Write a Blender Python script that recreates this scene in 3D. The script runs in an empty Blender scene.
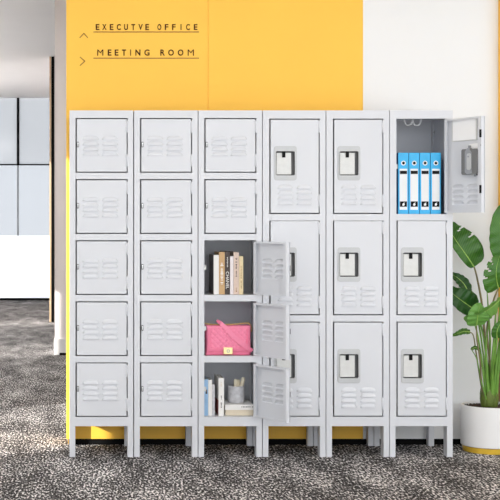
import bpy, bmesh, math, random
from mathutils import Vector, Matrix
random.seed(7)
S = bpy.context.scene
COL = S.collection
PI = math.pi
D0, F, VX, VY, CZ = 6.5, 1300.0, 65.0, 230.0, 1.135      # camera distance, focal length, principal point, eye height

def P(px, py, Y):
    d = D0 + Y
    return Vector(((px-VX)*d/F, Y, CZ+(VY-py)*d/F))
def PX(px, Y=0.0): return (px-VX)*(D0+Y)/F
def PZ(py, Y=0.0): return CZ+(VY-py)*(D0+Y)/F

# ------------------------------------------------------------------ materials
def mat(name, color, rough=0.5, metal=0.0, noise=0.0, nscale=30, bump=0.0, bscale=200, emit=None, spec=0.5, coat=0.0):
    m = bpy.data.materials.new(name); m.use_nodes = True
    nt = m.node_tree; b = nt.nodes['Principled BSDF']
    b.inputs['Base Color'].default_value = (*color, 1)
    b.inputs['Roughness'].default_value = rough
    b.inputs['Metallic'].default_value = metal
    b.inputs['Specular IOR Level'].default_value = spec
    b.inputs['Coat Weight'].default_value = coat
    tc = nt.nodes.new('ShaderNodeTexCoord')
    if noise:
        n = nt.nodes.new('ShaderNodeTexNoise'); n.inputs['Scale'].default_value = nscale; n.inputs['Detail'].default_value = 4
        nt.links.new(tc.outputs['Object'], n.inputs['Vector'])
        r = nt.nodes.new('ShaderNodeValToRGB')
        r.color_ramp.elements[0].position = 0.3; r.color_ramp.elements[1].position = 0.7
        r.color_ramp.elements[0].color = (*[c*(1-noise) for c in color], 1)
        r.color_ramp.elements[1].color = (*[min(1, c*(1+noise)) for c in color], 1)
        nt.links.new(n.outputs['Fac'], r.inputs['Fac']); nt.links.new(r.outputs['Color'], b.inputs['Base Color'])
    if bump:
        n = nt.nodes.new('ShaderNodeTexNoise'); n.inputs['Scale'].default_value = bscale
        nt.links.new(tc.outputs['Object'], n.inputs['Vector'])
        bp = nt.nodes.new('ShaderNodeBump'); bp.inputs['Strength'].default_value = bump; bp.inputs['Distance'].default_value = 0.002
        nt.links.new(n.outputs['Fac'], bp.inputs['Height']); nt.links.new(bp.outputs['Normal'], b.inputs['Normal'])
    if emit:
        b.inputs['Emission Color'].default_value = (*emit[:3], 1); b.inputs['Emission Strength'].default_value = emit[3]
    return m

M = {}
M['steel'] = mat('powder coated steel', (0.67, 0.68, 0.71), 0.42, bump=0.03, bscale=400)
M['chrome'] = mat('bright metal', (0.62, 0.62, 0.62), 0.3, 1.0, noise=0.03)
M['plate'] = mat('brushed latch plate', (0.66, 0.66, 0.64), 0.45, 0.15, noise=0.03, nscale=60)
M['bezel'] = mat('handle bezel', (0.535, 0.545, 0.55), 0.4, noise=0.01)
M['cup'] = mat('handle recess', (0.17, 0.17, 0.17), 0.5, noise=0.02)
M['lockgrey'] = mat('latch housing', (0.33, 0.34, 0.36), 0.4, 0.4, noise=0.04)
M['black'] = mat('black plastic', (0.008, 0.008, 0.009), 0.6, noise=0.02, spec=0.15)
M['darkblack'] = mat('baseboard black', (0.005, 0.005, 0.005), 0.8, noise=0.05, spec=0.08)
M['yellow'] = mat('yellow wall paint', (0.97, 0.56, 0.062), 0.55, noise=0.015, nscale=3, bump=0.05, bscale=120)
M['white'] = mat('white wall paint', (0.835, 0.835, 0.83), 0.6, noise=0.01, nscale=3, bump=0.05, bscale=120)
M['beige'] = mat('beige wall paint', (0.84, 0.775, 0.755), 0.6, noise=0.015, nscale=2)
M['wood'] = mat('light wood edge', (0.62, 0.44, 0.27), 0.5, noise=0.12, nscale=25)
M['ceiling'] = mat('ceiling paint', (0.74, 0.73, 0.725), 0.8, noise=0.01, nscale=3)
M['bounce'] = mat('pale stone floor', (0.52, 0.515, 0.505), 0.5, noise=0.04, nscale=4)  # pale so that the added floor reflects light upward
M['brick'] = mat('brown brick plinth', (0.34, 0.17, 0.10), 0.8, noise=0.3, nscale=40)
M['letter'] = mat('dark brown lettering', (0.06, 0.012, 0.004), 0.6, noise=0.05, spec=0.1)
M['line'] = mat('brown rule line', (0.36, 0.17, 0.015), 0.5, noise=0.05)
M['paper'] = mat('paper pages', (0.80, 0.76, 0.68), 0.8, noise=0.05, nscale=150)
M['bookwhite'] = mat('white cover', (0.86, 0.84, 0.81), 0.5, noise=0.02)
M['bookgrey'] = mat('grey cover', (0.13, 0.115, 0.11), 0.5, noise=0.05)
M['booktan'] = mat('tan cover', (0.60, 0.38, 0.18), 0.5, noise=0.05)
M['bookbrown'] = mat('dark brown cover', (0.035, 0.018, 0.011), 0.4, noise=0.05)
M['bookrose'] = mat('pale rose cover', (0.72, 0.56, 0.47), 0.5, noise=0.04)
M['bookpink'] = mat('white pink cover', (0.86, 0.79, 0.79), 0.5, noise=0.02)
M['bookcream'] = mat('cream cover', (0.82, 0.67, 0.40), 0.5, noise=0.04)
M['bookblue'] = mat('blue cover', (0.34, 0.56, 0.82), 0.5, noise=0.08, nscale=20)
M['bookivory'] = mat('ivory cover', (0.74, 0.65, 0.50), 0.5, noise=0.03)
M['inkwhite'] = mat('white ink', (0.88, 0.86, 0.82), 0.5, noise=0.01)
M['ink'] = mat('dark ink', (0.05, 0.035, 0.04), 0.5, noise=0.05)
M['inkbrown'] = mat('brown ink', (0.36, 0.20, 0.07), 0.5, noise=0.05)
M['red'] = mat('dusky red picture', (0.35, 0.10, 0.09), 0.5, noise=0.3, nscale=40)
M['binder'] = mat('sky blue binder', (0.035, 0.47, 0.86), 0.4, noise=0.03, nscale=40)
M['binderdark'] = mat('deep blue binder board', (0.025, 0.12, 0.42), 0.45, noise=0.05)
M['label'] = mat('white label', (0.88, 0.88, 0.88), 0.6, noise=0.01)
M['pink'] = mat('pink quilted leather', (0.92, 0.24, 0.39), 0.38, noise=0.03, nscale=80, bump=0.1, bscale=500)
M['gold'] = mat('gold metal', (0.92, 0.66, 0.22), 0.28, 0.9, noise=0.03)
M['goldbase'] = mat('gold pot ring', (0.90, 0.58, 0.06), 0.3, 0.35, noise=0.03)
M['goldpale'] = mat('pale gold clasp', (0.86, 0.72, 0.36), 0.35, 0.6, noise=0.03)
M['cream'] = mat('cream wood', (0.88, 0.80, 0.62), 0.55, noise=0.06, nscale=60)
M['marble'] = mat('grey marble', (0.58, 0.58, 0.61), 0.35, noise=0.16, nscale=45)
M['pot'] = mat('white glazed pot', (0.86, 0.85, 0.84), 0.4, noise=0.01, nscale=5)
M['soil'] = mat('potting soil', (0.055, 0.03, 0.022), 0.95, noise=0.6, nscale=120, bump=0.8, bscale=150)
M['stem'] = mat('green stem', (0.16, 0.34, 0.05), 0.45, noise=0.2, nscale=20)
M['stembrown'] = mat('brownish petiole', (0.20, 0.17, 0.07), 0.5, noise=0.25, nscale=25)
M['sheath'] = mat('leaf sheath', (0.10, 0.145, 0.018), 0.5, noise=0.3, nscale=35)
M['midrib'] = mat('midrib', (0.36, 0.58, 0.11), 0.4, noise=0.08)
M['board'] = mat('white glossy panel', (0.93, 0.93, 0.93), 0.25, noise=0.005)
M['terrace'] = mat('white terrace', (0.95, 0.95, 0.95), 0.8, noise=0.01, nscale=1)

def leafmat(name, base, light):
    m = mat(name, base, 0.33, spec=0.45); nt = m.node_tree; b = nt.nodes['Principled BSDF']
    uv = nt.nodes.new('ShaderNodeUVMap'); sep = nt.nodes.new('ShaderNodeSeparateXYZ')
    nt.links.new(uv.outputs['UV'], sep.inputs['Vector'])
    def mth(op, a, bb):
        n = nt.nodes.new('ShaderNodeMath'); n.operation = op
        for i, v in enumerate((a, bb)):
            if v is None: continue
            if isinstance(v, (int, float)): n.inputs[i].default_value = v
            else: nt.links.new(v, n.inputs[i])
        return n.outputs[0]
    au = mth('ABSOLUTE', mth('SUBTRACT', sep.outputs['X'], 0.5), None)
    s = mth('ADD', mth('MULTIPLY', sep.outputs['Y'], 150.0), mth('MULTIPLY', au, -60.0))
    w = mth('MULTIPLY', mth('ADD', mth('SINE', s, None), 1.0), 0.17)
    nz = nt.nodes.new('ShaderNodeTexNoise'); nz.inputs['Scale'].default_value = 9
    tc = nt.nodes.new('ShaderNodeTexCoord'); nt.links.new(tc.outputs['Object'], nz.inputs['Vector'])
    fac = mth('ADD', w, mth('MULTIPLY', mth('SUBTRACT', nz.outputs['Fac'], 0.4), 0.9))
    mix = nt.nodes.new('ShaderNodeMix'); mix.data_type = 'RGBA'
    nt.links.new(fac, mix.inputs[0]); mix.inputs[6].default_value = (*base, 1); mix.inputs[7].default_value = (*light, 1)
    nt.links.new(mix.outputs[2], b.inputs['Base Color'])
    bp = nt.nodes.new('ShaderNodeBump'); bp.inputs['Strength'].default_value = 0.35; bp.inputs['Distance'].default_value = 0.003
    nt.links.new(w, bp.inputs['Height']); nt.links.new(bp.outputs['Normal'], b.inputs['Normal'])
    tr = nt.nodes.new('ShaderNodeBsdfTranslucent'); nt.links.new(mix.outputs[2], tr.inputs['Color'])
    ms = nt.nodes.new('ShaderNodeMixShader'); ms.inputs[0].default_value = 0.25
    out = nt.nodes['Material Output']
    nt.links.new(b.outputs[0], ms.inputs[1]); nt.links.new(tr.outputs[0], ms.inputs[2]); nt.links.new(ms.outputs[0], out.inputs['Surface'])
    return m
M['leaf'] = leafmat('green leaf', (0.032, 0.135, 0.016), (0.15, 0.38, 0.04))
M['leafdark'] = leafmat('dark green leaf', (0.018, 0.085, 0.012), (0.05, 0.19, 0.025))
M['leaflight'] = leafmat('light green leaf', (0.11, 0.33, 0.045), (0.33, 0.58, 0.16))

def glassmat(name, col, clear):
    m = bpy.data.materials.new(name); m.use_nodes = True; nt = m.node_tree
    out = nt.nodes['Material Output']; nt.nodes.remove(nt.nodes['Principled BSDF'])
    t = nt.nodes.new('ShaderNodeBsdfTransparent'); t.inputs['Color'].default_value = (0.97, 0.98, 1, 1)
    d = nt.nodes.new('ShaderNodeBsdfTranslucent'); d.inputs['Color'].default_value = (*col, 1)
    g = nt.nodes.new('ShaderNodeBsdfGlossy'); g.inputs['Roughness'].default_value = 0.08
    fr = nt.nodes.new('ShaderNodeFresnel'); fr.inputs['IOR'].default_value = 1.3
    a = nt.nodes.new('ShaderNodeMixShader'); a.inputs[0].default_value = 1-clear
    b = nt.nodes.new('ShaderNodeMixShader')
    nt.links.new(t.outputs[0], a.inputs[1]); nt.links.new(d.outputs[0], a.inputs[2])
    nt.links.new(fr.outputs[0], b.inputs[0]); nt.links.new(a.outputs[0], b.inputs[1]); nt.links.new(g.outputs[0], b.inputs[2])
    nt.links.new(b.outputs[0], out.inputs['Surface'])
    return m
M['frosted'] = glassmat('frosted transom glass', (0.68, 0.69, 0.70), 0.6)
M['glass'] = glassmat('clear glass', (0.9, 0.93, 0.95), 0.9)

def carpetmat():
    m = mat('speckled carpet', (0.1, 0.1, 0.1), 0.95, spec=0.15); nt = m.node_tree; b = nt.nodes['Principled BSDF']
    tc = nt.nodes.new('ShaderNodeTexCoord')
    def noise(scale, detail, stretch, rot=0):
        mp = nt.nodes.new('ShaderNodeMapping'); mp.inputs['Scale'].default_value = stretch; mp.inputs['Rotation'].default_value = (0, 0, rot)
        nt.links.new(tc.outputs['Object'], mp.inputs['Vector'])
        n = nt.nodes.new('ShaderNodeTexNoise'); n.inputs['Scale'].default_value = scale; n.inputs['Detail'].default_value = detail
        n.inputs['Roughness'].default_value = 0.6
        nt.links.new(mp.outputs['Vector'], n.inputs['Vector']); return n.outputs['Fac']
    def ramp(f, stops):
        r = nt.nodes.new('ShaderNodeValToRGB'); e = r.color_ramp.elements
        while len(e) < len(stops): e.new(0.5)
        for i, (p, c) in enumerate(stops): e[i].position = p; e[i].color = (*c, 1)
        nt.links.new(f, r.inputs['Fac']); return r.outputs['Color']
    fine = noise(105, 2, (1, 0.30, 1), 0.25)
    broad = noise(4, 3, (1.6, 0.5, 1), 0.5)
    add = nt.nodes.new('ShaderNodeMath'); add.operation = 'MULTIPLY_ADD'
    nt.links.new(broad, add.inputs[0]); add.inputs[1].default_value = 0.28; nt.links.new(fine, add.inputs[2])
    c = ramp(add.outputs[0], [(0.52, (0.012, 0.011, 0.011)), (0.61, (0.058, 0.054, 0.054)), (0.69, (0.20, 0.188, 0.184)), (0.77, (0.85, 0.82, 0.80))])
    nt.links.new(c, b.inputs['Base Color'])
    bp = nt.nodes.new('ShaderNodeBump'); bp.inputs['Strength'].default_value = 0.5; bp.inputs['Distance'].default_value = 0.004
    nt.links.new(fine, bp.inputs['Height']); nt.links.new(bp.outputs['Normal'], b.inputs['Normal'])
    return m
M['carpet'] = carpetmat()

# ------------------------------------------------------------------ mesh helpers
class MB:
    def __init__(self): self.bm = bmesh.new()
    def box(self, x0, x1, y0, y1, z0, z1, bevel=0.0, mtx=None):
        t = bmesh.new()
        bmesh.ops.create_cube(t, size=1.0)
        for v in t.verts:
            v.co = Vector(((x0+x1)/2+v.co.x*(x1-x0), (y0+y1)/2+v.co.y*(y1-y0), (z0+z1)/2+v.co.z*(z1-z0)))
        if bevel: bmesh.ops.bevel(t, geom=t.edges[:], offset=bevel, segments=2, affect='EDGES', profile=0.5)
        return self._merge(t, mtx)
    def _merge(self, t, mtx=None):
        if mtx is not None: bmesh.ops.transform(t, matrix=mtx, verts=t.verts)
        me = bpy.data.meshes.new('tmp'); t.to_mesh(me); t.free(); self.bm.from_mesh(me); bpy.data.meshes.remove(me)
        return self
    def prism(self, pts, y0, y1, mtx=None):          # outline in x,z extruded along y
        t = bmesh.new(); n = len(pts)
        a = [t.verts.new((x, y0, z)) for x, z in pts]; b = [t.verts.new((x, y1, z)) for x, z in pts]
        t.faces.new(a); t.faces.new(b[::-1])
        for i in range(n): t.faces.new((a[i], b[i], b[(i+1) % n], a[(i+1) % n]))
        bmesh.ops.recalc_face_normals(t, faces=t.faces)
        return self._merge(t, mtx)
    def ring(self, outer, inner, y0, y1, mtx=None):   # frame between two outlines of equal length
        t = bmesh.new(); n = len(outer)
        V = [[t.verts.new((x, y, z)) for x, z in o] for o, y in ((outer, y0), (inner, y0), (outer, y1), (inner, y1))]
        for i in range(n):
            j = (i+1) % n
            t.faces.new((V[0][i], V[0][j], V[1][j], V[1][i])); t.faces.new((V[2][i], V[3][i], V[3][j], V[2][j]))
            t.faces.new((V[0][i], V[2][i], V[2][j], V[0][j])); t.faces.new((V[1][i], V[1][j], V[3][j], V[3][i]))
        bmesh.ops.recalc_face_normals(t, faces=t.faces)
        return self._merge(t, mtx)
    def tube(self, pts, r, seg=8, cap=True):
        pts = [Vector(p) for p in pts]; n = len(pts); t = bmesh.new(); rings = []
        up = Vector((0.13, 0.21, 0.97))
        for i, p in enumerate(pts):
            tg = (pts[min(i+1, n-1)]-pts[max(i-1, 0)]).normalized()
            if abs(tg.dot(up)) > 0.97: up = Vector((0.9, 0.3, 0.1))
            s = tg.cross(up).normalized(); u = s.cross(tg)
            rr = r[i] if isinstance(r, (list, tuple)) else r
            rings.append([t.verts.new(p+(s*math.cos(2*PI*k/seg)+u*math.sin(2*PI*k/seg))*rr) for k in range(seg)])
        for i in range(n-1):
            for k in range(seg):
                t.faces.new((rings[i][k], rings[i][(k+1) % seg], rings[i+1][(k+1) % seg], rings[i+1][k]))
        if cap: t.faces.new(rings[0][::-1]); t.faces.new(rings[-1])
        for f in t.faces: f.smooth = True
        bmesh.ops.recalc_face_normals(t, faces=t.faces)
        return self._merge(t)
    def lathe(self, prof, seg=48, center=(0, 0)):
        t = bmesh.new(); rings = []
        for r, z in prof:
            if r < 1e-6: rings.append([t.verts.new((center[0], center[1], z))])
            else: rings.append([t.verts.new((center[0]+r*math.cos(2*PI*k/seg), center[1]+r*math.sin(2*PI*k/seg), z)) for k in range(seg)])
        for a, b in zip(rings, rings[1:]):
            for k in range(seg):
                j = (k+1) % seg
                if len(a) == 1 and len(b) == 1: continue
                if len(a) == 1: t.faces.new((a[0], b[j], b[k]))
                elif len(b) == 1: t.faces.new((a[k], a[j], b[0]))
                else: t.faces.new((a[k], a[j], b[j], b[k]))
        for f in t.faces: f.smooth = True
        bmesh.ops.recalc_face_normals(t, faces=t.faces)
        return self._merge(t)
    def build(self, name, m, parent=None, smooth_angle=None):
        me = bpy.data.meshes.new(name); self.bm.to_mesh(me); self.bm.free()
        me.materials.append(m)
        if smooth_angle:
            for p in me.polygons: p.use_smooth = True
            me.set_sharp_from_angle(angle=math.radians(smooth_angle))
        o = bpy.data.objects.new(name, me); COL.objects.link(o)
        if parent is not None: o.parent = parent
        return o

def rrect(x0, x1, z0, z1, r, seg=5):
    pts = []
    for cx, cz, a0 in ((x1-r, z1-r, 0), (x0+r, z1-r, PI/2), (x0+r, z0+r, PI), (x1-r, z0+r, 1.5*PI)):
        for k in range(seg+1):
            a = a0+PI/2*k/seg; pts.append((cx+r*math.cos(a), cz+r*math.sin(a)))
    return pts
def disc(cx, cz, r, n=20): return [(cx+r*math.cos(2*PI*k/n), cz+r*math.sin(2*PI*k/n)) for k in range(n)]

def tag(o, label, cat, group=None, kind=None):
    if label: o['label'] = label
    if cat: o['category'] = cat
    if group: o['group'] = group
    if kind: o['kind'] = kind
    return o
def empty(name, loc, label, cat, group=None, rz=0):
    o = bpy.data.objects.new(name, None); COL.objects.link(o); o.location = loc; o.rotation_euler = (0, 0, rz)
    o.empty_display_size = 0.1
    return tag(o, label, cat, group)
def struct(name, mb, m, parent=None, label=None):
    o = mb.build(name, m, parent)
    if parent is None: o['kind'] = 'structure'
    if label: o['label'] = label
    return o
def kids(o): return [c for c in bpy.data.objects if c.parent == o]
def copy_tree(o, parent=None):
    c = o.copy(); COL.objects.link(c)
    if parent is not None: c.parent = parent
    for ch in kids(o): copy_tree(ch, c)
    return c
_tx = {}
def text_bm(s, size, depth=0.0, bold=0.0):
    """letters as mesh in the x,z plane facing -y, centred on the origin"""
    cu = bpy.data.curves.new('t', 'FONT'); cu.body = s; cu.size = size; cu.extrude = depth; cu.offset = size*bold; cu.align_x = 'CENTER'; cu.align_y = 'CENTER'
    o = bpy.data.objects.new('t', cu); COL.objects.link(o)
    dg = bpy.context.evaluated_depsgraph_get(); dg.update()
    me = bpy.data.meshes.new_from_object(o.evaluated_get(dg))
    bm = bmesh.new(); bm.from_mesh(me); bpy.data.meshes.remove(me)
    bpy.data.objects.remove(o); bpy.data.curves.remove(cu)
    bmesh.ops.transform(bm, matrix=Matrix.Rotation(PI/2, 4, 'X'), verts=bm.verts)
    xs = [v.co.x for v in bm.verts]; zs = [v.co.z for v in bm.verts]
    c = Vector(((min(xs)+max(xs))/2, 0, (min(zs)+max(zs))/2))
    for v in bm.verts: v.co -= c
    return bm, max(xs)-min(xs), max(zs)-min(zs)

# ------------------------------------------------------------------ camera
cam = bpy.data.cameras.new('camera'); co = bpy.data.objects.new('camera', cam); COL.objects.link(co)
co.location = (0, -D0, CZ); co.rotation_euler = (PI/2, 0, 0)
cam.sensor_width = 36; cam.lens = F/500*36; cam.shift_x = (250-VX)/500; cam.shift_y = -(250-VY)/500
cam.clip_start = 0.1; cam.clip_end = 200
S.camera = co

# ------------------------------------------------------------------ setting
WY = 0.385                                   # front of the wall behind the lockers
XL, XR, YB, YF, CH = -2.6, 4.2, -8.0, 14.5, 3.27
struct('floor', MB().box(XL-.2, XR+.2, -1.5, YF, -0.1, 0), M['carpet'])
struct('floor_bounce', MB().box(XL-.2, XR+.2, YB, -1.5, -0.1, 0), M['bounce'])  # added floor area out of view, bouncing light onto lockers and wall
struct('ceiling', MB().box(XL-.2, XR+.2, YB, YF+.3, CH, CH+.15), M['ceiling'])
seam = PX(208, WY); xj = PX(363, WY); x487 = PX(487, WY)
w = MB(); w.box(PX(66.3, WY), seam-.0022, WY, WY+.2, 0.028, CH); w.box(seam+.0022, xj, WY, WY+.2, 0.028, CH)
w.box(PX(66.3, WY)+.01, xj, WY+.004, WY+.199, 0.0, CH)
struct('wall_back', w, M['yellow'])
w = MB(); w.box(xj+.0005, x487, WY, WY+.2, 0, CH); w.box(x487, XR, WY+.006, WY+.2, 0, CH)
struct('wall_right', w, M['white'])
struct('baseboard_back', MB().box(PX(66.3, WY)+.012, PX(498, WY), WY-.008, WY+.003, 0, 0.029), M['darkblack'])
yw = MB(); yw.box(PX(498.4, .388), XR-.01, .345, .39, PZ(352, .34), CH)
struct('wall_corner', yw, M['yellow'])
struct('trim_1', MB().box(PX(498.4, .388), XR-.01, .342, .39, PZ(372, .34), PZ(352, .34)-.0005), M['darkblack'])
struct('trim_2', MB().box(PX(498.2, .388), XR-.01, .338, .39, 0, PZ(372, .34)-.0005), M['brick'])
# corridor at the left
w = MB(); w.box(PX(54.8, 5.3), 1.5, 5.3, 5.6, .002, CH)
struct('wall_corridor', w, M['beige'])
struct('baseboard_corridor', MB().box(PX(55.2, 5.3)-.012, 1.5, 5.285, 5.31, .004, PZ(339, 5.3)), M['white'])
struct('corridor_shadow', MB().box(PX(59.5, 5.3), 1.45, 5.283, 5.31, 0.0, .022), M['darkblack'])  # black strip standing in for the shadow at the wall foot
YD = 9.5
struct('wall_passage', MB().box(PX(51, YD), 1.4, YD+.04, YF, 0, CH), M['beige'])
struct('trim_4', MB().box(PX(51.4, YD), PX(54.2, YD), YD, YD+.06, 0, CH), M['darkblack'])
struct('trim_5', MB().box(PX(49.4, YD), PX(51.2, YD), YD+.01, YD+.06, 0, CH), M['wood'])
# glazed front at the end of the corridor
win = bpy.data.objects.new('window_1', None); COL.objects.link(win); win['kind'] = 'structure'
win.location = (0, 0, 0)
zt = PZ(164.6, YF); xm = PX(18.1, YF); xr = PX(51, YF)
f = MB(); f.box(xm-.02, xm+.02, YF-.03, YF+.03, zt, CH); f.box(XL, xr, YF-.02, YF+.02, zt-.012, zt+.008); f.box(XL, xr, YF-.03, YF+.05, 0, .035)
f.box(-1.75, -1.71, YF-.03, YF+.03, 0, CH)
f.build('frame', M['darkblack'], win)
MB().box(XL, xr, YF-.004, YF+.004, zt, CH).build('transom_pane', M['frosted'], win)
MB().box(XL, xr, YF-.004, YF+.004, .035, zt).build('pane', M['glass'], win)
struct('terrace', MB().box(-14, 6, YF+.3, 40, -.12, -.02), M['terrace'])
struct('terrace_parapet', MB().box(-14, 6, 19.0, 19.3, -.02, PZ(236, 19.0)), M['terrace'])
struct('terrace_post', MB().box(PX(17.0, 19.6), PX(18.9, 19.6), 19.6, 19.63, -.02, 3.0), M['black'])
# left wall with tall windows that let the low sun in
def piers(spans):
    m = MB(); edges = [YB]
    for a, b in spans: edges += [a, b]
    edges.append(YF)
    for i in range(0, len(edges), 2): m.box(XL-.2, XL, edges[i], edges[i+1], 0, CH)
    for a, b in spans: m.box(XL-.2, XL, a, b, 1.75 if 3 < a < 5 else (2.72 if a < 3 else 3.1), CH); m.box(XL-.2, XL, a, b, 0, .5)
    return m
SKY_LO, SKY_HI = 0.68, 2.85
SX, SY, SZ = 1.0, 0.66, -0.43                # direction the sunlight travels
spans = [(c0+SY*XL, c1+SY*XL) for c0, c1 in ((0.10, 2.02), (5.2, 6.65), (8.8, 10.1))]
struct('wall_left', piers(spans), M['white'])
w = MB(); w.box(XR, XR+.2, YB, -3.6, 0, CH); w.box(XR, XR+.2, -.3, YF, 0, CH); w.box(XR, XR+.2, -3.6, -.3, 0, .35); w.box(XR, XR+.2, -3.6, -.3, 2.5, CH)  # opening added in this unseen wall to brighten the lower right
struct('wall_far_right', w, M['white'])

# wall lettering
def lettering(label, chars, zc, hgt, cond, rule_y, arrow):
    t = empty('wall_lettering', (PX(145, WY), WY-.001, PZ(rule_y, WY)), label, 'wall sign', None)
    for ch, px, wd in chars:
        bm, bw, bh = text_bm(ch, 0.05, .0006, .0 if ch == 'M' else .022)
        sx = wd*(D0+WY)/F/max(bw, 1e-4); sz = hgt*(D0+WY)/F/bh
        mt = Matrix.Translation((PX(px, WY)-t.location.x, -.0002, PZ(zc, WY)-t.location.z)) @ Matrix.Diagonal((sx, 1, sz, 1))
        MB()._merge(bm, mt).build('letter', M['letter'], t)
    MB().box(PX(93.4, WY)-t.location.x, PX(199, WY)-t.location.x, -.0015, .0009, -.0026, .0026).build('underline', M['line'], t)
    a = MB()
    pts = [Vector((PX(x, WY)-t.location.x, 0, PZ(y, WY)-t.location.z)) for x, y in arrow]
    for p, q in zip(pts, pts[1:]):
        d = (q-p); L = d.length; ang = math.atan2(d.z, d.x)
        a.box(-.002, L+.002, -.0015, .0009, -.0024, .0024, mtx=Matrix.Translation(p) @ Matrix.Rotation(-ang, 4, 'Y'))
    a.build('arrow', M['line'], t)
lettering('brown EXECUTVE OFFICE lettering with up arrow on yellow wall',
          [(c, x, wd) for c, x, wd in zip('EXECUTVEOFFICE', (97.5, 104.4, 111.6, 118.8, 126, 133.2, 140.6, 147.2, 159.3, 166.6, 173.8, 181, 188, 195.6),
           (3.6, 4.2, 3.6, 3.9, 3.9, 3.8, 4.2, 3.6, 3.9, 3.5, 3.5, .9, 3.9, 3.6))], 27.1, 5.9, 1, 32, [(80, 37.6), (83.8, 33.4), (87.6, 37.6)])
lettering('brown MEETING ROOM lettering with right arrow on yellow wall',
          [(c, x, wd) for c, x, wd in zip('MEETINGROOM', (100.3, 109.6, 116.6, 124, 130.6, 137.9, 147, 162.6, 171, 180.6, 190.8),
           (6.0, 3.7, 3.7, 4.2, .9, 5.0, 5.2, 4.5, 5.6, 5.6, 6.2))], 52.6, 6.1, 1, 58.2, [(80.2, 57.2), (84.8, 61.2), (80.2, 65.4)])

# ------------------------------------------------------------------ lockers
DEP = 0.375
T5 = dict(rows=[(118.0+61.1*i, 172.8+61.1*i) for i in range(5)])
T3 = dict(rows=[(118.6, 214.0), (220.6, 315.3), (321.6, 416.8)])
T5['rows'][-1] = (T5['rows'][-1][0], 417.0)
ZT, ZB = PZ(110.4), PZ(426.2)

def make_door_meshes(w_, h_, louv, cup):
    """sheet-steel pan: pressed front with louvres, returned edges. hinge edge on x=0, free edge on x=-w, face on y=0, inside is +y"""
    lx, lz, lw, lh = louv      # louvre centres (x list, z list), width, height
    xs = {-w_, 0.0, -w_+.004, -.004}; zs = {0.0, h_, .004, h_-.004}
    for c in lx:
        for k in range(23): xs.add(round(c-lw/2*math.cos(PI*k/22), 5))
    for c in lz:
        for k in range(13): zs.add(round(c-lh/2+lh*k/12, 5))
        zs.add(round(c-lh/2-.0006, 5))
    if cup: xs |= {cup[0], cup[1]}; zs |= {cup[2], cup[3]}
    xs = sorted(xs); zs = sorted(zs)
    def hgt(x, z):
        for cx in lx:
            for cz in lz:
                u = (x-cx)/(lw/2); v = (z-(cz-lh/2))/lh       # v 0 bottom (open lip) .. 1 top
                if abs(u) < .999 and -1e-6 <= v < .999:
                    top = (1-abs(u)**3.0)**0.5
                    if v < top: return .0075*(1-(v/top)**2.0)**.8*(1-abs(u)**8)
        return 0.0
    b = MB(); t = bmesh.new()
    for off, back in ((0.0, False), (0.0014, True)):
        g = [[t.verts.new((x, -hgt(x, z)+off, z)) for x in xs] for z in zs]
        for i in range(len(zs)-1):
            for j in range(len(xs)-1):
                if cup and xs[j] >= cup[0]-1e-6 and xs[j+1] <= cup[1]+1e-6 and zs[i] >= cup[2]-1e-6 and zs[i+1] <= cup[3]+1e-6: continue
                q = (g[i][j], g[i][j+1], g[i+1][j+1], g[i+1][j])
                t.faces.new(q[::-1] if back else q)
    b._merge(t)
    dp = .021
    b.box(-w_+.004, -w_+.0052, .0003, dp-.0012, 0, h_); b.box(-.0012, 0, .0003, dp-.0012, 0, h_)
    b.box(-w_+.0012, -.0012, .0016, dp-.0016, .0, .0012); b.box(-w_+.0012, -.0012, .0016, dp-.0016, h_-.0012, h_)
    b.box(-w_+.004, -w_+.026, dp-.0012, dp, 0, h_); b.box(-.016, 0, dp-.0012, dp, 0, h_)
    b.box(-w_+.024, -.016, dp-.0016, dp-.0004, 0, .010); b.box(-w_+.024, -.016, dp-.0016, dp-.0004, h_-.010, h_)
    return b

def door5(op_x0, op_x1, r, master):
    w_ = op_x1-op_x0-.0066-.0058; h_ = PZ(r[0])-PZ(r[1])-2*.0058
    if master is not None: return copy_tree(master)
    kx = lambda px: PX(px)-PX(127.8)         # measured on the first locker
    kz = lambda py: PZ(py)-PZ(172.8)
    d = make_door_meshes(w_, h_, ([kx(92.0), kx(111.3)], [kz(y)-.004 for y in (138.2, 143.5, 148.8, 154.1)], .082, .0205), None).build('door', M['steel'])
    lk = MB(); lk.prism(rrect(kx(78.1), kx(80.2), kz(148.6), kz(142.9), .004), -.004, .001).build('lock', M['cup'], d)
    k = MB(); k.prism(disc(kx(79.2), kz(144.6), .0035), -.0055, -.003); k.box(kx(79.2)-.0014, kx(79.2)+.0014, -.0055, -.003, kz(147.6), kz(145))
    k.build('keyhole', M['chrome'], d)
    hinges(d, h_, [(kz(134.2), kz(121.8)), (kz(168), kz(155.4))], kz)
    return d
def hinges(d, h_, zz, kz):
    for z0, z1 in zz:
        b = MB(); b.box(-.004, .0074, -.0024, .012, z0, z1, .001); b.tube([(.0015, -.0016, z0), (.0015, -.0016, z1)], .0034, 10)
        b.build('hinge', M['steel'], d)
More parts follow.
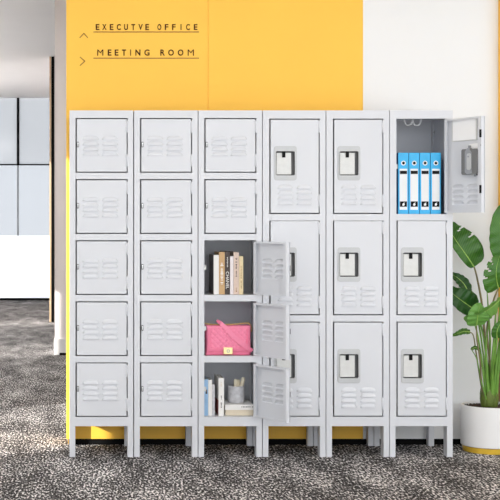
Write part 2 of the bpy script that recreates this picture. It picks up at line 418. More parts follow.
def door3(op_x0, op_x1, r, master, open_=False):
    w_ = op_x1-op_x0-.0066-.0058; h_ = PZ(r[0])-PZ(r[1])-2*.0058
    if master is not None: return copy_tree(master)
    kx = lambda px: PX(px)-PX(320.4)         # measured on the fourth locker, top door
    kz = lambda py: PZ(py)-PZ(214.0)
    cup = (kx(277.3), kx(296.7), kz(176.8), kz(152.2))
    d = make_door_meshes(w_, h_, ([kx(287.1), kx(306.1)], [kz(y)-.004 for y in (187.0, 192.4, 197.8, 203.1)], .078, .020), cup).build('door', M['steel'])
    b = MB(); dpth = .016                                     # recess lining, open to the front
    x0, x1, z0, z1 = cup
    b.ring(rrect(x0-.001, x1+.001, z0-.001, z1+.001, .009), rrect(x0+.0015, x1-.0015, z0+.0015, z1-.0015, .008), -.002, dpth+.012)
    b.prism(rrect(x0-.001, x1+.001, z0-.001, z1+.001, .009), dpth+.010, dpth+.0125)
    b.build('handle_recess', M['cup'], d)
    b = MB(); o = rrect(kx(275.6), kx(298.4), kz(181.6), kz(147.2), .013); i = rrect(x0+.001, x1-.001, z0+.001, z1-.001, .008)
    b.ring(o, i, -.0022, .0012)
    mid = rrect(kx(276.3), kx(297.7), kz(180.9), kz(147.9), .011)
    b.ring(mid, i, -.0042, -.002)
    b.build('handle_frame', M['bezel'], d, 40)
    b = MB(); b.box(kx(278.3), kx(293.2), .006, .009, kz(175.6), kz(153.9), .001)
    b.prism(disc(kx(285.8), kz(166.4), .0045), .0035, .007)
    b.build('latch_plate', M['plate'], d)
    b = MB(); b.box(kx(284), kx(287.2), -.001, .007, kz(158.6), kz(152.6), .0015); b.build('hasp', M['black'], d)
    hinges(d, h_, [(kz(134.4), kz(121.8)), (kz(208.4), kz(195.8))], kz)
    return d

LEG = {}
def locker(x0, x1, tiers, label, open_rows=(), open_deg=0.0):
    t = empty('locker', (x0, 0, 0), label, 'locker', 'grey steel lockers in the row')
    W = x1-x0
    five = len(tiers) == 5
    ol, orr = (.029, .0275) if five else (.0325, .029)
    a, c = ol, W-orr
    b = MB()
    b.box(0, .002, .0215, DEP, ZB, ZT); b.box(W-.002, W, .0215, DEP, ZB, ZT)
    b.box(.002, W-.002, .0215, DEP, ZT-.002, ZT); b.box(.002, W-.002, DEP-.002, DEP, ZB, ZT-.002); b.box(.002, W-.002, .0215, DEP-.002, ZB, ZB+.002)
    st = .022
    b.box(0, a, 0, st, ZB, ZT); b.box(c, W, 0, st, ZB, ZT)
    b.box(a, c, 0, .04, PZ(tiers[0][0]), ZT)
    b.box(a, c, 0, .04, ZB, PZ(tiers[-1][1]))
    for u, v in zip(tiers, tiers[1:]): b.box(a, c, 0, .022, PZ(v[0]), PZ(u[1]))
    b.build('body', M['steel'], t)
    for k, r in enumerate(tiers):                     # a shelf under every compartment
        z = PZ(r[1])
        MB().box(.002, W-.002, .0225 if k < len(tiers)-1 else .0405, DEP-.002, z-.012, z).build('shelf', M['steel'], t)
    for lx in (0, W-.028):
        for ly in (0.0, DEP-.062):
            if 'm' not in LEG:
                g = MB(); g.box(0, .028, 0, .0022, 0, ZB-.0005); g.box(0, .0022, .0022, .060, 0, ZB-.0005)
                g.box(.0258, .028, .0022, .060, 0, ZB-.0005); g.box(.004, .024, .03, .06, 0, .004)
                LEG['m'] = g.build('leg', M['steel'], t)
                o = LEG['m']
            else:
                o = LEG['m'].copy(); COL.objects.link(o); o.parent = t
            o.location = (lx, ly, 0)
            if ly: o.scale = (1, .75, 1); o.location.y = DEP-.047
    master = None
    key = 'd5' if five else 'd3'
    for k, r in enumerate(tiers):
        d = (door5 if five else door3)(a, c, r, LEG.get(key))
        if key not in LEG: LEG[key] = d
        d.parent = t
        d.location = (c-.0058, -.0005, PZ(r[1])+.0058)
        d.rotation_euler = (0, 0, math.radians(open_deg) if k in open_rows else 0)
        if k in open_rows: d['label'] = 'door standing open'; d.location = (c-.001, -.012, PZ(r[1])+.0050)
        if k in open_rows:
            zc = (PZ(r[0])+PZ(r[1]))/2
            MB().box(a-.002, a+.012, .023, .032, zc-.011, zc+.011).build('strike_plate', M['plate'], t)
    return t, a, c

L = []
def lk(p0, p1, tiers, label, **k):
    r = locker(PX(p0), PX(p1), tiers, label, **k); L.append(r); return r
lk(69.7, 133.2, T5['rows'], 'leftmost grey steel locker, five small closed doors, at the wall end')
lk(134.2, 197.7, T5['rows'], 'grey locker with five small closed doors, second from the left')
lk(198.5, 262.0, T5['rows'], 'grey locker with its three lower small doors open', open_rows=(2, 3, 4), open_deg=121.5)
lk(262.8, 325.6, T3['rows'], 'grey locker with three tall doors, partly hidden behind the small open doors')
lk(326.4, 389.2, T3['rows'], 'grey locker with three tall closed doors, directly left of the binders')
l6 = lk(389.9, 452.7, T3['rows'], 'rightmost grey locker, top door open on blue binders, beside the plant', open_rows=(0,), open_deg=120)
# inside fittings of the rightmost locker and of its open door
t6, a6, c6 = l6
W6 = PX(452.7)-PX(389.9)
hk = MB(); zc6 = ZT-.002
yk = .16
for p0, p1 in ((404.0, 412.6), (412.6, 421.0)):
    pts = []
    for k in range(13):
        u = k/12; px = p0+(p1-p0)*u; dz = 1-(2*u-1)**4
        pts.append(Vector((PX(px, yk)-PX(389.9), yk, PZ(119.3, yk)+(PZ(125.3, yk)-PZ(119.3, yk))*dz)))
    hk.tube([Vector((pts[0].x, yk, zc6))]+pts+[Vector((pts[-1].x, yk, zc6))], .0036, 8)
hk.build('coat_hook', M['label'], t6)
b = MB(); b.box(W6-.0045, W6-.002, DEP-.05, DEP-.002, PZ(214)+.0, PZ(118.6)); b.build('corner_channel', M['steel'], t6)
b = MB(); b.tube([(W6-.004, .30, PZ(132, .3)), (W6-.012, .30, PZ(132, .3))], .0045, 10); b.build('rivet', M['chrome'], t6)
for zz in (140.5, 194): 
    MB().box(a6-.001, a6+.006, .023, .028, PZ(zz)-.006, PZ(zz)+.006).build('frame_bumper', M['black'] if zz < 150 else M['chrome'], t6)
d6 = [o for o in kids(t6) if o.name.startswith('door') and o.rotation_euler.z > .5][0]
# d6 shares its mesh; its own extras go on the inside (+y)
dw = c6-a6-.008
def dx(f): return -dw*f                      # f: 0 hinge .. 1 free edge
def ddz(py): return PZ(py)-PZ(214.0)
b = MB(); b.box(dx(.80), dx(.14), .0016, .0062, ddz(143.6), ddz(120.6), .001); b.build('mirror_frame', M['plate'], d6)
b = MB(); b.box(dx(.77), dx(.17), .006, .0072, ddz(142.6), ddz(121.6)); o = b.build('mirror', M['board'], d6); o['label'] = 'white rectangular panel'
b = MB(); b.box(dx(.90), dx(.62), .0016, .010, ddz(173), ddz(147), .001); b.build('latch_backplate', M['label'], d6)
for y_ in (152.5, 166): MB().prism(disc(dx(.84), ddz(y_), .0032), .0098, .0135).build('screw', M['lockgrey'], d6)
b = MB(); b.prism([(dx(.75), ddz(175.8)), (dx(.63), ddz(176.6)), (dx(.575), ddz(174.5)), (dx(.575), ddz(154.5)), (dx(.63), ddz(151.5)), (dx(.68), ddz(151.0)), (dx(.75), ddz(156))], .010, .030)
b.build('latch_housing', M['lockgrey'], d6)
b = MB(); b.prism(rrect(dx(.745), dx(.645), ddz(172.5), ddz(156.5), .010), .0295, .036); b.build('latch_lever', M['bezel'], d6, 40)
b = MB(); b.prism(disc(dx(.695), ddz(159.6), .0045), .0355, .039); b.tube([(dx(.66), .02, ddz(151.4)), (dx(.66), .02, ddz(148.6))], .007, 10); b.tube([(dx(.80), .02, ddz(175.5)), (dx(.80), .02, ddz(179))], .004, 10)
b.build('latch_pin', M['lockgrey'], d6)
b = MB(); b.box(dx(.90), dx(.82), .0102, .017, ddz(178), ddz(171), .001); b.build('latch_block', M['black'], d6)
for y0, y1 in ((141.5, 133.8), (195.5, 187.5)):
    MB().box(dx(.975), dx(.93), .0205, .0255, ddz(y0), ddz(y1), .001).build('bumper', M['black'], d6)
MB().prism(disc(dx(.955), ddz(149), .0028), .0205, .0225).build('rivet', M['lockgrey'], d6)

# ------------------------------------------------------------------ books, binders, bag, cup
def upright_book(px0, px1, topy, floor_py, Yf, depth, cov, label, group, pages=True, lean=0.0, side=None, name='book'):
    x0, x1 = PX(px0, Yf)+.0002, PX(px1, Yf)-.0002
    zb = PZ(floor_py)+.0005; h = PZ(topy, Yf)-zb
    t = empty(name, ((x0+x1)/2, Yf, zb), label, 'book', group)
    hw = (x1-x0)/2; ct = min(.0025, hw*.25)
    b = MB(); b.box(-hw, hw, 0, ct, 0, h, .0006)
    b.box(hw-ct, hw, ct*.6, depth, 0, h, .0005)
    if side is None: b.box(-hw, -hw+ct, ct*.6, depth, 0, h, .0005)
    b.build('cover', M[cov], t)
    if side is not None:
        o = MB().box(-hw, -hw+ct, ct*.6, depth, 0, h, .0005).build('front_board', M[side], t); o['label'] = 'differently coloured front board'
    MB().box(-hw+ct, hw-ct, ct, depth-.003, .003, h-.003).build('pages', M['paper'], t)
    return t, hw, h
def spine_text(t, s, hw_frac, z_mid, length, m, hw, name='spine_text'):
    bm, bw, bh = text_bm(s, .05, .0002)
    mt = Matrix.Translation((0, -.0004, z_mid)) @ Matrix.Rotation(PI/2, 4, 'Y') @ Matrix.Diagonal((length/bw, 1, 2*hw*hw_frac/bh, 1))
    MB()._merge(bm, mt).build(name, M[m], t)
def spine_marks(t, z0, z1, wd, n, m, cx=0.0, name='spine_marks'):
    rr = random.Random(int(z0*1e5)+n); b = MB(); dz = (z1-z0)/n
    for i in range(n):
        if rr.random() < .12: continue
        zz = z0+dz*i; l = dz*(.35+.4*rr.random()); ww = wd*(.45+.55*rr.random())
        b.box(cx-ww/2, cx+ww/2, -.0006, .0004, zz, zz+l)
    b.build(name, M[m], t)
gA = 'books standing in the upper open compartment'
FL3 = T5['rows'][2][1]
t, hw, h = upright_book(213.6, 218.9, 255.0, FL3, .045, .20, 'bookwhite', 'white-spined book with a dark front board, leftmost of the standing row', gA, side='bookgrey')
t, hw, h = upright_book(219.0, 224.8, 252.0, FL3, .045, .21, 'booktan', 'tan brown book with white spine writing, between white and dark brown books', gA)
spine_marks(t, h*.24, h*.76, hw*1.1, 17, 'inkwhite')
t, hw, h = upright_book(224.9, 230.0, 251.5, FL3, .045, .21, 'bookbrown', 'dark brown book with big white CHANEL spine lettering', gA)
spine_text(t, 'CHANEL', .62, h*.33, h*.40, 'inkwhite', hw)
spine_marks(t, h*.62, h*.88, hw*.5, 13, 'inkwhite')
t, hw, h = upright_book(230.1, 233.5, 256.3, FL3, .045, .19, 'bookpink', 'thin plain pinkish white book right of the dark brown one', gA)
t, hw, h = upright_book(233.6, 239.0, 252.2, FL3, .045, .21, 'bookrose', 'pale rose beige book with dark scribbled spine writing', gA)
spine_marks(t, h*.42, h*.88, hw*.7, 15, 'ink')
spine_marks(t, h*.06, h*.2, hw*.6, 5, 'inkbrown')
t, hw, h = upright_book(239.1, 243.3, 256.2, FL3, .045, .20, 'bookcream', 'cream yellow book with brown spine writing, rightmost of the standing row', gA)
spine_marks(t, h*.14, h*.76, hw*.55, 20, 'inkbrown')
b = upright_book(221.5, 233.0, 251.2, FL3, .262, .07, 'black', 'black book standing behind the brown and tan books', gA)

gB = 'books standing in the bottom open compartment'
FL5 = T5['rows'][4][1]
t, hw, h = upright_book(204.0, 208.1, 379.5, FL5, .045, .145, 'bookblue', 'light blue book against the left side of the bottom compartment', gB)
b = MB(); b.box(-.002, .006, -.0006, .0004, h*.60, h*.72); b.build('spine_mark', M['ink'], t)
t, hw, h = upright_book(208.2, 212.2, 380.0, FL5, .045, .145, 'bookwhite', 'plain white book directly right of the light blue book', gB)
t, hw, h = upright_book(212.3, 214.9, 384.5, FL5, .055, .14, 'marble', 'thin grey book right of the plain white book in bottom compartment', gB)
t, hw, h = upright_book(218.6, 224.1, 378.0, FL5, .03, .19, 'bookwhite', 'tall white book with small black spine writing left of marble cup', gB)
spine_marks(t, h*.22, h*.55, hw*.55, 9, 'ink')
b = MB(); b.box(-hw-.0006, -hw+.0002, .01, .185, .003, h*.40); o = b.build('cover_picture', M['red'], t); o['label'] = 'dusky red lower half of front board'
spine_marks(t, h*.78, h*.90, hw*.5, 3, 'bookivory')

def flat_book(px0, px1, z0, h, Yf, depth, cov, label, rz=0):
    x0, x1 = PX(px0, Yf), PX(px1, Yf)
    t = empty('book', ((x0+x1)/2, Yf+depth/2, z0), label, 'book', 'books lying under the marble cup', rz)
    hw = (x1-x0)/2; ct = .003; hd = depth/2
    b = MB(); b.box(-hw, hw, -hd, -hd+ct, 0, h, .0006); b.box(-hw, hw, -hd+.001, hd, 0, ct, .0006); b.box(-hw, hw, -hd+.001, hd, h-ct, h, .0006)
    b.build('cover', M[cov], t)
    MB().box(-hw+.003, hw-.003, -hd+ct, hd-.003, ct, h-ct).build('pages', M['paper'], t)
    return t, hw, hd
zf = PZ(FL5)+.0005
hA = PZ(409.9, .05)-zf
t, hw, hd = flat_book(225.5, 253.3, zf, hA, .05, .19, 'bookivory', 'ivory beige book lying flat, lower of the two under marble cup')
zA = zf+hA+.0003; hB = PZ(404.6, .05)-zA
t, hw, hd = flat_book(225.0, 253.3, zA, hB, .045, .19, 'bookwhite', 'white book lying flat on the ivory book under marble cup')
b = MB(); rr = random.Random(3)
for i in range(9): b.box(.012+i*.0075, .012+i*.0075+.003+.003*rr.random(), -hd-.0006, -hd+.0004, hB*.5, hB*.68)
b.build('spine_marks', M['ink'], t)
zc = zA+hB+.0003
yc = .135
xc = PX(236.3, yc); rc = (PX(244.6, yc)-PX(228.2, yc))/2
hc = PZ(385.6, yc)-zc
t = empty('pencil_cup', (xc, yc, zc), 'small grey white marble cup of pencils on the lying books', 'cup')
MB().lathe([(0, 0), (rc*.96, 0), (rc, .004), (rc, hc-.002), (rc-.002, hc), (rc-.007, hc-.001), (rc-.008, .012), (0, .010)]).build('cup', M['marble'], t)
for i, (pb, pt, ty, dy, lab) in enumerate(((235.2, 235.7, 378.9, .0, 'cream pencil in marble cup, left of the three'), (238.6, 238.2, 379.4, .012, 'cream pencil in marble cup, short upright one in the middle'), (239.6, 243.6, 377.2, -.006, 'cream pencil in marble cup, leaning right of the three'))):
    b0 = Vector((PX(pb, yc)-(.006 if i == 2 else 0), yc+dy, zc+.013)); tp = P(pt, ty, yc+dy)
    ax = tp-b0
    o = empty('pencil', b0, lab, 'pencil', 'pencils in the marble cup')
    MB().tube([(0, 0, 0), ax*.02, ax*.9, ax*.97, ax], [.006, .0095, .0098, .0085, .004], 10).build('shaft', M['cream'], o)

# handbag in the middle open compartment
FL4 = T5['rows'][3][1]
zb = PZ(FL4)+.0006; yb = .035
bx0, bx1 = PX(206.2, yb), PX(250.8, yb); bz1 = PZ(325.5, yb)
bw, bh, bd = (bx1-bx0)/2, bz1-zb, .085
bag = empty('handbag', ((bx0+bx1)/2, yb, zb), 'pink quilted handbag with gold chain and clasp in open locker', 'handbag')
def pillow(x0, x1, z0, z1, y0, y1, puff, quilt, name, nx=84, nz=64):
    t = bmesh.new()
    def prof(u): return (1-abs(2*u-1)**6)**.5
    G = []
    for front in (True, False):
        g = []
        for i in range(nz+1):
            row = []
            for j in range(nx+1):
                u, v = j/nx, i/nz
                x = x0+(x1-x0)*u; z = z0+(z1-z0)*v
                p = prof(u)*prof(v)
                if front:
                    y = y0+(1-p)*puff
                    q = quilt(x, z) if quilt else 0
                    y -= q*p
                else: y = y1-(1-p)*puff
                row.append(t.verts.new((x, y, z)))
            g.append(row)
        G.append(g)
        for i in range(nz):
            for j in range(nx):
                q = (g[i][j], g[i][j+1], g[i+1][j+1], g[i+1][j]); t.faces.new(q if front else q[::-1])
    a, c = G
    for i in range(nz):
        t.faces.new((a[i][0], a[i+1][0], c[i+1][0], c[i][0])); t.faces.new((a[i][nx], c[i][nx], c[i+1][nx], a[i+1][nx]))
    for j in range(nx):
        t.faces.new((a[0][j], c[0][j], c[0][j+1], a[0][j+1])); t.faces.new((a[nz][j], a[nz][j+1], c[nz][j+1], c[nz][j]))
    bmesh.ops.recalc_face_normals(t, faces=t.faces)
    for f_ in t.faces: f_.smooth = True
    return MB()._merge(t)
def quilt(x, z):
    if not (-bw*.80 < x < bw*.82 and bh*.24 < z < bh*.93): return 0.0
    k = PI/.027
    return .0028*(abs(math.sin((x+z)*k))*abs(math.sin((x-z)*k)))**.45
pillow(-bw, bw, 0, bh, 0, bd, .012, None, 'bag_body').build('bag_body', M['pink'], bag)
pillow(-bw*.97, bw*.97, bh*.13, bh*.99, -.010, .006, .006, quilt, 'flap', 150, 100).build('flap', M['pink'], bag)
MB().ring(rrect(-bw*.86, bw*.88, bh*.21, bh*.95, .012), rrect(-bw*.83, bw*.85, bh*.235, bh*.925, .011), -.0125, -.006).build('flap_piping', M['pink'], bag)
lx = lambda px: PX(px, yb)-bag.location.x
lz = lambda py: PZ(py, yb)-bag.location.z
b = MB(); b.box(lx(223.2), lx(232.2), -.017, -.006, lz(354.0), lz(347.2), .0015); b.build('clasp', M['goldpale'], bag)
b = MB(); b.ring(rrect(lx(226.3), lx(229.2), lz(352.2), lz(349.2), .002), rrect(lx(227.0), lx(228.5), lz(351.5), lz(349.9), .001), -.0185, -.0165); b.build('clasp_emblem', M['lockgrey'], bag)
ch = MB(); path = []
for px, py, y in ((205.8, 324.0, .03), (211, 325.0, .03), (220, 325.2, .028), (230, 325.0, .028), (238, 324.6, .028), (244, 323.8, .026), (248.5, 323.5, .026), (251.2, 325.2, .026), (252.2, 328.5, .03), (252.4, 333, .034)):
    path.append(Vector((lx(px), y, lz(py)+.001)))
def resample(path, step):
    out = []; acc = 0.0
    for p, q in zip(path, path[1:]):
        d = (q-p).length; s = acc
        while s < d: out.append((p+(q-p)*(s/d), (q-p).normalized())); s += step
        acc = s-d
    return out
for i, (p, tg) in enumerate(resample(path, .0062)):
    up = Vector((0, 1, 0)) if i % 2 else Vector((0, .3, 1))
    sd = tg.cross(up).normalized(); 
    ch.tube([p+tg*(.0046*math.cos(2*PI*k/10))+sd*(.0032*math.sin(2*PI*k/10)) for k in range(11)], .0011, 5, False)
ch.build('chain', M['gold'], bag)
st = MB(); t_ = bmesh.new()
sp = [(217.2, 320.6, .020, 1.3), (220.5, 323.0, -.006, 1.9), (226, 328.6, -.018, 2.2), (234, 336.8, -.020, 2.4), (242, 343.8, -.020, 2.4), (248, 348.2, -.017, 2.2), (252.0, 350.8, -.010, 2.0)]
rows = []
for i, (px, py, y, hwid) in enumerate(sp):
    a_ = sp[max(i-1, 0)]; c_ = sp[min(i+1, len(sp)-1)]
    tx, tz = c_[0]-a_[0], -(c_[1]-a_[1]); ln = math.hypot(tx, tz); nx_, nz_ = -tz/ln, tx/ln
    c0 = Vector((lx(px), y, lz(py))); w_ = hwid*.0051; n_ = Vector((nx_*w_, 0, nz_*w_))
    rows.append([t_.verts.new(c0+n_), t_.verts.new(c0-n_), t_.verts.new(c0-n_+Vector((0, .003, 0))), t_.verts.new(c0+n_+Vector((0, .003, 0)))])
for r0, r1 in zip(rows, rows[1:]):
    for k in range(4): t_.faces.new((r0[k], r1[k], r1[(k+1) % 4], r0[(k+1) % 4]))
t_.faces.new(rows[0]); t_.faces.new(rows[-1][::-1]); bmesh.ops.recalc_face_normals(t_, faces=t_.faces)
st._merge(t_); st.build('strap', M['pink'], bag)

# binders
gC = 'blue binders in the rightmost locker'
FLb = T3['rows'][0][1]
blab = ('sky blue lever arch binder, leftmost of the four, against the locker side', 'sky blue lever arch binder, second from the left of four',
        'sky blue lever arch binder, third from the left of four', 'sky blue lever arch binder, rightmost of four, next to the dark gap')
proto = None
ybn = .035
zb = PZ(FLb)+.0006; hb = PZ(152.7, ybn)-zb
bwid = .0518
for i, (p0, lab) in enumerate(zip((398.2, 409.0, 419.8, 430.6), blab)):
    x0 = PX(p0, ybn)
    if proto is None:
        proto = empty('binder', (x0, ybn, zb), lab, 'binder', gC); o = proto
        MB().box(0, bwid, 0, .003, 0, hb, .001).build('spine', M['binder'], o)
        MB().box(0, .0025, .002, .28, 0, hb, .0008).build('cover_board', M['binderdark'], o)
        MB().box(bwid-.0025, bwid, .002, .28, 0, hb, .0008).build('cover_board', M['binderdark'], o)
        MB().box(.006, bwid-.006, .012, .27, .004, hb-.02).build('papers', M['paper'], o)
        q = lambda px: PX(px, ybn)-PX(398.2, ybn)
        z = lambda py: PZ(py, ybn)-zb
        lb = MB().box(q(399.6), q(407.2), -.0008, .001, z(209.8), z(168.8)).build('label_card', M['label'], o)
        MB().box(q(399.9), q(406.9), -.0014, -.0006, z(174.0), z(170.8)).build('label_bar', M['black'], lb)
        MB().box(q(399.9), q(406.9), -.0014, -.0006, z(206.8), z(201.4)).build('label_emblem_ground', M['black'], lb)
        e = MB(); ex, ez = q(403.4), z(204.2)
        e.prism([(ex-.006, ez-.006), (ex+.001, ez-.009), (ex+.007, ez-.002), (ex+.004, ez+.003), (ex+.007, ez+.009), (ex, ez+.006), (ex-.005, ez+.002)], -.0018, -.0012)
        e.build('label_emblem', M['label'], lb)
        MB().prism(disc(q(403.4), z(163.1), .0074), -.0006, .001).build('finger_hole', M['black'], o)
        MB().ring(disc(q(403.4), z(163.1), .0118, 24), disc(q(403.4), z(163.1), .0073, 24), -.0022, .001).build('finger_ring', M['label'], o)
    else:
        o = copy_tree(proto); o['label'] = lab; o.location = (x0, ybn, zb)

# ------------------------------------------------------------------ plant
yp = .19; xp = PX(489.3, yp); rp = .142
pl = empty('potted_plant', (xp, yp, 0), 'big leafy green plant in white pot with gold base by white wall', 'potted plant')
prim = PZ(404.6, yp)
MB().lathe([(0, .030), (rp-.004, .030), (rp, .034), (rp, prim-.003), (rp-.003, prim), (rp-.010, prim), (rp-.012, prim-.05), (0, prim-.05)], 64).build('pot', M['pot'], pl, 40)
o = MB().lathe([(0, 0), (rp-.012, 0), (rp-.010, .002), (rp-.009, .026), (rp-.012, .0295), (0, .0295)], 64).build('pot_base', M['goldbase'], pl, 40); o['label'] = 'gold pot base'
b = MB(); tb = bmesh.new(); bmesh.ops.create_grid(tb, x_segments=30, y_segments=30, size=1)
for v in tb.verts:
    x, y = v.co.x, v.co.y
    r = max(abs(x), abs(y)); l = math.hypot(x, y) or 1; k = r/l*(rp-.0125); v.co = Vector((x*k, y*k, prim-.012+random.uniform(-.003, .004)))
b._merge(tb); b.build('soil', M['soil'], pl)
base = Vector((0, 0, prim-.014))
def W2L(p): return p-pl.location
def spline(pts, n):
    out = []; m = len(pts)
    for i in range(m-1):
        p0, p1, p2, p3 = pts[max(i-1, 0)], pts[i], pts[i+1], pts[min(i+2, m-1)]
        for k in range(n):
            u = k/n
            out.append(.5*((2*p1)+(-p0+p2)*u+(2*p0-5*p1+4*p2-p3)*u*u+(-p0+3*p1-3*p2+p3)*u**3))
    out.append(pts[-1]); return out
def leaf(mid, hw_px, m, roll=0.0, fold=0.25, cuts=(), wid=None, asym=(1, 1), name='leaf', stem=None, stem_m='stem', stem_r=(.008, .0045)):
    """mid: midrib from the petiole joint to the tip as (px, py, Y); hw_px: greatest half width in px"""
    pts = [W2L(P(*p)) for p in mid]; sp = spline(pts, 10); n = len(sp); NX = 9
    t = bmesh.new(); uvl = t.loops.layers.uv.new('UVMap'); rows = []
    for i, p in enumerate(sp):
        v = i/(n-1)
        tg = (sp[min(i+1, n-1)]-sp[max(i-1, 0)]).normalized()
        sd = tg.cross(Vector((0, -1, 0))).normalized()
        sd = Matrix.Rotation(roll, 3, tg) @ sd
        nm = sd.cross(tg).normalized()
        if wid: k = wid(v)
        else: k = (math.sin(PI*min(1, v*1.02+.0)**.62))**.62 if 0 < v < 1 else 0
        h_ = hw_px*.0051*k
        row = []
        for j in range(-NX, NX+1):
            u = j/NX; a = asym[0] if u < 0 else asym[1]
            wv = .0035*math.sin(v*38+(2 if u < 0 else 0))*abs(u)
            row.append((p+sd*(u*h_*a)+nm*(abs(u)*h_*fold-(u*u)*h_*fold*.45+wv), (u+1)/2, v))
        rows.append(row)
    V = [[t.verts.new(q[0]) for q in r] for r in rows]
    for i in range(n-1):
        for j in range(2*NX):
            v = i/(n-1); uc = (j+.5)/NX-1; skip = False
            for (sd_, v0, dep) in cuts:
                vv = v+abs(uc)*(-.10)
                if uc*sd_ > 0 and abs(uc) > 1-dep and v0-.022*(abs(uc)-1+dep)/dep-.010 < vv < v0+.022*(abs(uc)-1+dep)/dep: skip = True
            if skip: continue
            try: f_ = t.faces.new((V[i][j], V[i][j+1], V[i+1][j+1], V[i+1][j]))
            except ValueError: continue
            f_.smooth = True
            for lp, (ii, jj) in zip(f_.loops, ((i, j), (i, j+1), (i+1, j+1), (i+1, j))): lp[uvl].uv = (rows[ii][jj][1], rows[ii][jj][2])
    loose = [v for v in t.verts if not v.link_faces]; bmesh.ops.delete(t, geom=loose, context='VERTS')
    b = MB(); b.bm.free(); b.bm = t
    lf = b.build(name, M[m], pl)
    md = lf.modifiers.new('thick', 'SOLIDIFY'); md.thickness = .0008
    rb = [q for q in sp[:-1]]
    MB().tube(rb, [max(.0006, .0034*(1-i/len(rb))) for i in range(len(rb))], 6).build('midrib', M['midrib'], lf)
    if stem:
        sp2 = spline([s if isinstance(s, Vector) else W2L(P(*s)) for s in stem]+[sp[0]], 8); k = len(sp2)
        MB().tube(sp2, [stem_r[0]+(stem_r[1]-stem_r[0])*i/(k-1) for i in range(k)], 8).build('stem', M[stem_m], pl)
def rt(dx_, dy_): return base+Vector((dx_, dy_, 0))
# upper left leaf, torn
leaf([(474.2, 267, .16), (465.5, 254, .15), (457, 242, .16), (449.5, 230, .19), (445, 219, .23)], 12.5, 'leaf', roll=-.1, fold=.15, cuts=((1, .38, .35), (1, .60, .55), (1, .80, .4)), asym=(.55, 1.5),
     stem=[rt(-.012, .01), (487, 370, .19), (482.5, 310, .18), (477.5, 280, .17)], stem_m='stembrown', stem_r=(.008, .0036))
# big right leaf
leaf([(503, 258, .10), (501.5, 240, .08), (500.5, 221, .07), (503, 204, .10)], 14.0, 'leaf', roll=.15, fold=.3,
     stem=[rt(.03, -.01), (498, 372, .16), (503, 320, .13), (505, 285, .11)], stem_r=(.009, .005))
# middle right leaf
leaf([(498.5, 288, .10), (496.5, 279, .07), (496.5, 268, .06), (500, 255, .09)], 13, 'leaf', roll=.15, fold=.25, cuts=((-1, .36, .5), (-1, .52, .7), (-1, .66, .6)), asym=(1.2, .7),
     stem=[rt(.015, -.01), (491, 372, .17), (487, 330, .15), (493, 302, .12)], stem_m='stembrown', stem_r=(.007, .0035))
# dark leaf behind
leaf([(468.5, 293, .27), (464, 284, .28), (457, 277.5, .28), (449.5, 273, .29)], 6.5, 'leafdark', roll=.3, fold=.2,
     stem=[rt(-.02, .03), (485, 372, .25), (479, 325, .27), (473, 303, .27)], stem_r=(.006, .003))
# large lower left leaf
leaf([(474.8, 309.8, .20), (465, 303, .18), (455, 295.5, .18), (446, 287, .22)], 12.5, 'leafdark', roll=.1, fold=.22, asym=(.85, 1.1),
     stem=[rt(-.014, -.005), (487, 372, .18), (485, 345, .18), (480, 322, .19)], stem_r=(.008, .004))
# pale folded leaf in front
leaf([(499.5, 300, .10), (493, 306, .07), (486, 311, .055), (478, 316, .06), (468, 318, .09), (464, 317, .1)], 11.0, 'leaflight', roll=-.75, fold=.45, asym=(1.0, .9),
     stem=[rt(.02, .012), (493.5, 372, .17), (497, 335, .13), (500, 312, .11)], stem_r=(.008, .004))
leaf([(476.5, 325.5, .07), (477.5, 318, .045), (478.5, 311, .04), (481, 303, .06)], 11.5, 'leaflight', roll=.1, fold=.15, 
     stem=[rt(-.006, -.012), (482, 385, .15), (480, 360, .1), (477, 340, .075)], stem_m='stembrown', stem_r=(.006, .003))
# small curled leaf low at the left
leaf([(470, 332, .16), (464, 331.5, .14), (458, 333.5, .14), (451, 336, .17)], 3.2, 'leaf', roll=.5, fold=.5,
     stem=[rt(-.02, -.0), (480, 378, .17), (476, 352, .165), (473.5, 336, .16)], stem_m='stembrown', stem_r=(.005, .0025))
# small right-hand leaf
leaf([(497, 338, .07), (497, 332, .05), (499, 326, .045), (503, 321, .05)], 5.5, 'leaf', roll=-.2, fold=.3,
     stem=[rt(.012, -.018), (492, 380, .14), (494.5, 355, .09)], stem_r=(.006, .003))
leaf([(471.5, 349.5, .12), (474.5, 347.6, .10), (478, 348.5, .09), (481, 351, .09)], 2.4, 'leaf', roll=.4, fold=.4,
     stem=[rt(-.008, -.02), (481.5, 382, .14), (477, 360, .13)], stem_r=(.004, .002))
# thick upright stalks
for i, (dx_, dy_, pts, m, r0) in enumerate((
    (-.004, -.016, [(487, 372, .15), (486, 345, .14), (490, 315, .13)], 'stem', .010),
    (.010, -.020, [(492, 372, .14), (494, 340, .12), (496, 308, .10)], 'stem', .010),
    (.018, -.004, [(495, 375, .16), (499, 345, .15), (503, 318, .14)], 'stem', .009),
    (-.016, -.010, [(483.5, 375, .16), (479.5, 345, .15), (475, 325, .14), (471, 318, .13)], 'stem', .006),
    (.004, .012, [(489, 375, .19), (490, 340, .2), (488, 305, .2), (487, 290, .2)], 'stem', .007))):
    sp2 = spline([rt(dx_, dy_)]+[W2L(P(*p)) for p in pts], 8); k = len(sp2)
    MB().tube(sp2, [r0+(.002-r0)*(j/(k-1))**1.5 for j in range(k)], 8).build('stem', M[m], pl)
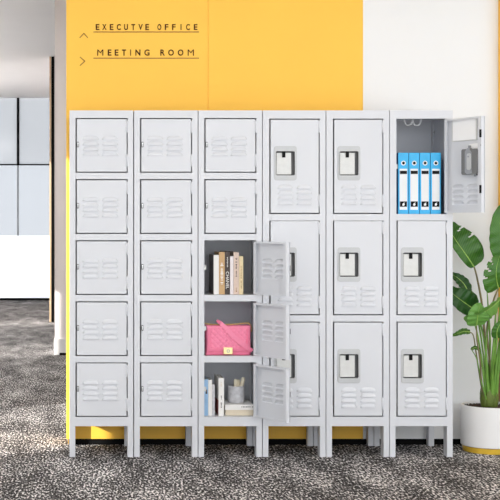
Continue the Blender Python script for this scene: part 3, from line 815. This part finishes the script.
# sheath at the foot of the stalks
for i in range(6):
    a = 2*PI*i/6+.35; t_ = bmesh.new(); rows = []
    for r_ in range(7):
        v = r_/6; rad = .040+.008*math.sin(v*PI*.9); z_ = prim-.016+v*(.088+.03*((i*37) % 5)/5)
        wv = .62*(1-max(0, v-.55)/.45*.93)
        rows.append([t_.verts.new((rad*math.cos(a+u*wv), rad*.85*math.sin(a+u*wv), z_)) for u in (-1, -.5, 0, .5, 1)])
    for r0, r1 in zip(rows, rows[1:]):
        for k in range(4):
            f_ = t_.faces.new((r0[k], r0[k+1], r1[k+1], r1[k])); f_.smooth = True
    o = MB()._merge(t_).build('sheath', M['sheath'], pl)
    md = o.modifiers.new('thick', 'SOLIDIFY'); md.thickness = .002

# ------------------------------------------------------------------ light
wd = bpy.data.worlds.new('sky'); S.world = wd; wd.use_nodes = True
nt = wd.node_tree; bg = nt.nodes['Background']; bg.inputs['Color'].default_value = (0.92, 0.955, 1.0, 1)
tc = nt.nodes.new('ShaderNodeTexCoord'); vm = nt.nodes.new('ShaderNodeVectorMath'); vm.operation = 'DOT_PRODUCT'
sv = Vector((-.1, -1, .35)).normalized(); vm.inputs[1].default_value = sv
mr = nt.nodes.new('ShaderNodeMapRange'); mr.inputs['From Min'].default_value = -.4; mr.inputs['From Max'].default_value = .9
mr.inputs['To Min'].default_value = SKY_LO; mr.inputs['To Max'].default_value = SKY_HI   # sky brightness raised behind the camera as added frontal fill
nt.links.new(tc.outputs['Generated'], vm.inputs[0]); nt.links.new(vm.outputs['Value'], mr.inputs['Value']); nt.links.new(mr.outputs['Result'], bg.inputs['Strength'])
def area(x, y, z, sx, sy, pw, col=(1, .985, .96), rot=(0, 0, 0)):  # used for the ceiling panels and for the added fill lights
    l = bpy.data.lights.new('panel_or_fill', 'AREA'); l.shape = 'RECTANGLE'; l.size = sx; l.size_y = sy; l.energy = pw; l.color = col
    o = bpy.data.objects.new('panel_or_fill', l); COL.objects.link(o); o.location = (x, y, z); o.rotation_euler = rot
for y in (-5.6, -2.8):
    for x in (-1.2, 1.0, 3.2): area(x, y, CH-.02, 1.6, .9, 13)
area(-1.6, 2.2, CH-.02, .6, 1.2, 62); area(-1.6, 4.4, CH-.02, .6, 1.2, 18); area(-1.8, 8.0, CH-.02, .6, 1.2, 25)
for y in (7.2, 11.5): area(XL+.25, y, 2.6, .3, 3.0, 64, rot=(PI, 0, 0))      # added fill lights, out of view, brightening the corridor ceiling
sl = bpy.data.lights.new('sun', 'SUN'); sl.energy = 7.5; sl.angle = math.radians(.6); sl.color = (1, .96, .91)
so = bpy.data.objects.new('sun', sl); COL.objects.link(so)
so.rotation_euler = Vector((SX, SY, SZ)).to_track_quat('-Z', 'Y').to_euler()
so.location = (-6, -3, 4)
S.view_settings.view_transform = 'Standard'; S.view_settings.look = 'None'; S.view_settings.gamma = 1; S.view_settings.exposure = 0.10
S.view_settings.use_curve_mapping = False
S.cycles.use_denoising = True
S.cycles.max_bounces = 10; S.cycles.diffuse_bounces = 6; S.cycles.transparent_max_bounces = 16
S.cycles.caustics_reflective = False; S.cycles.caustics_refractive = False
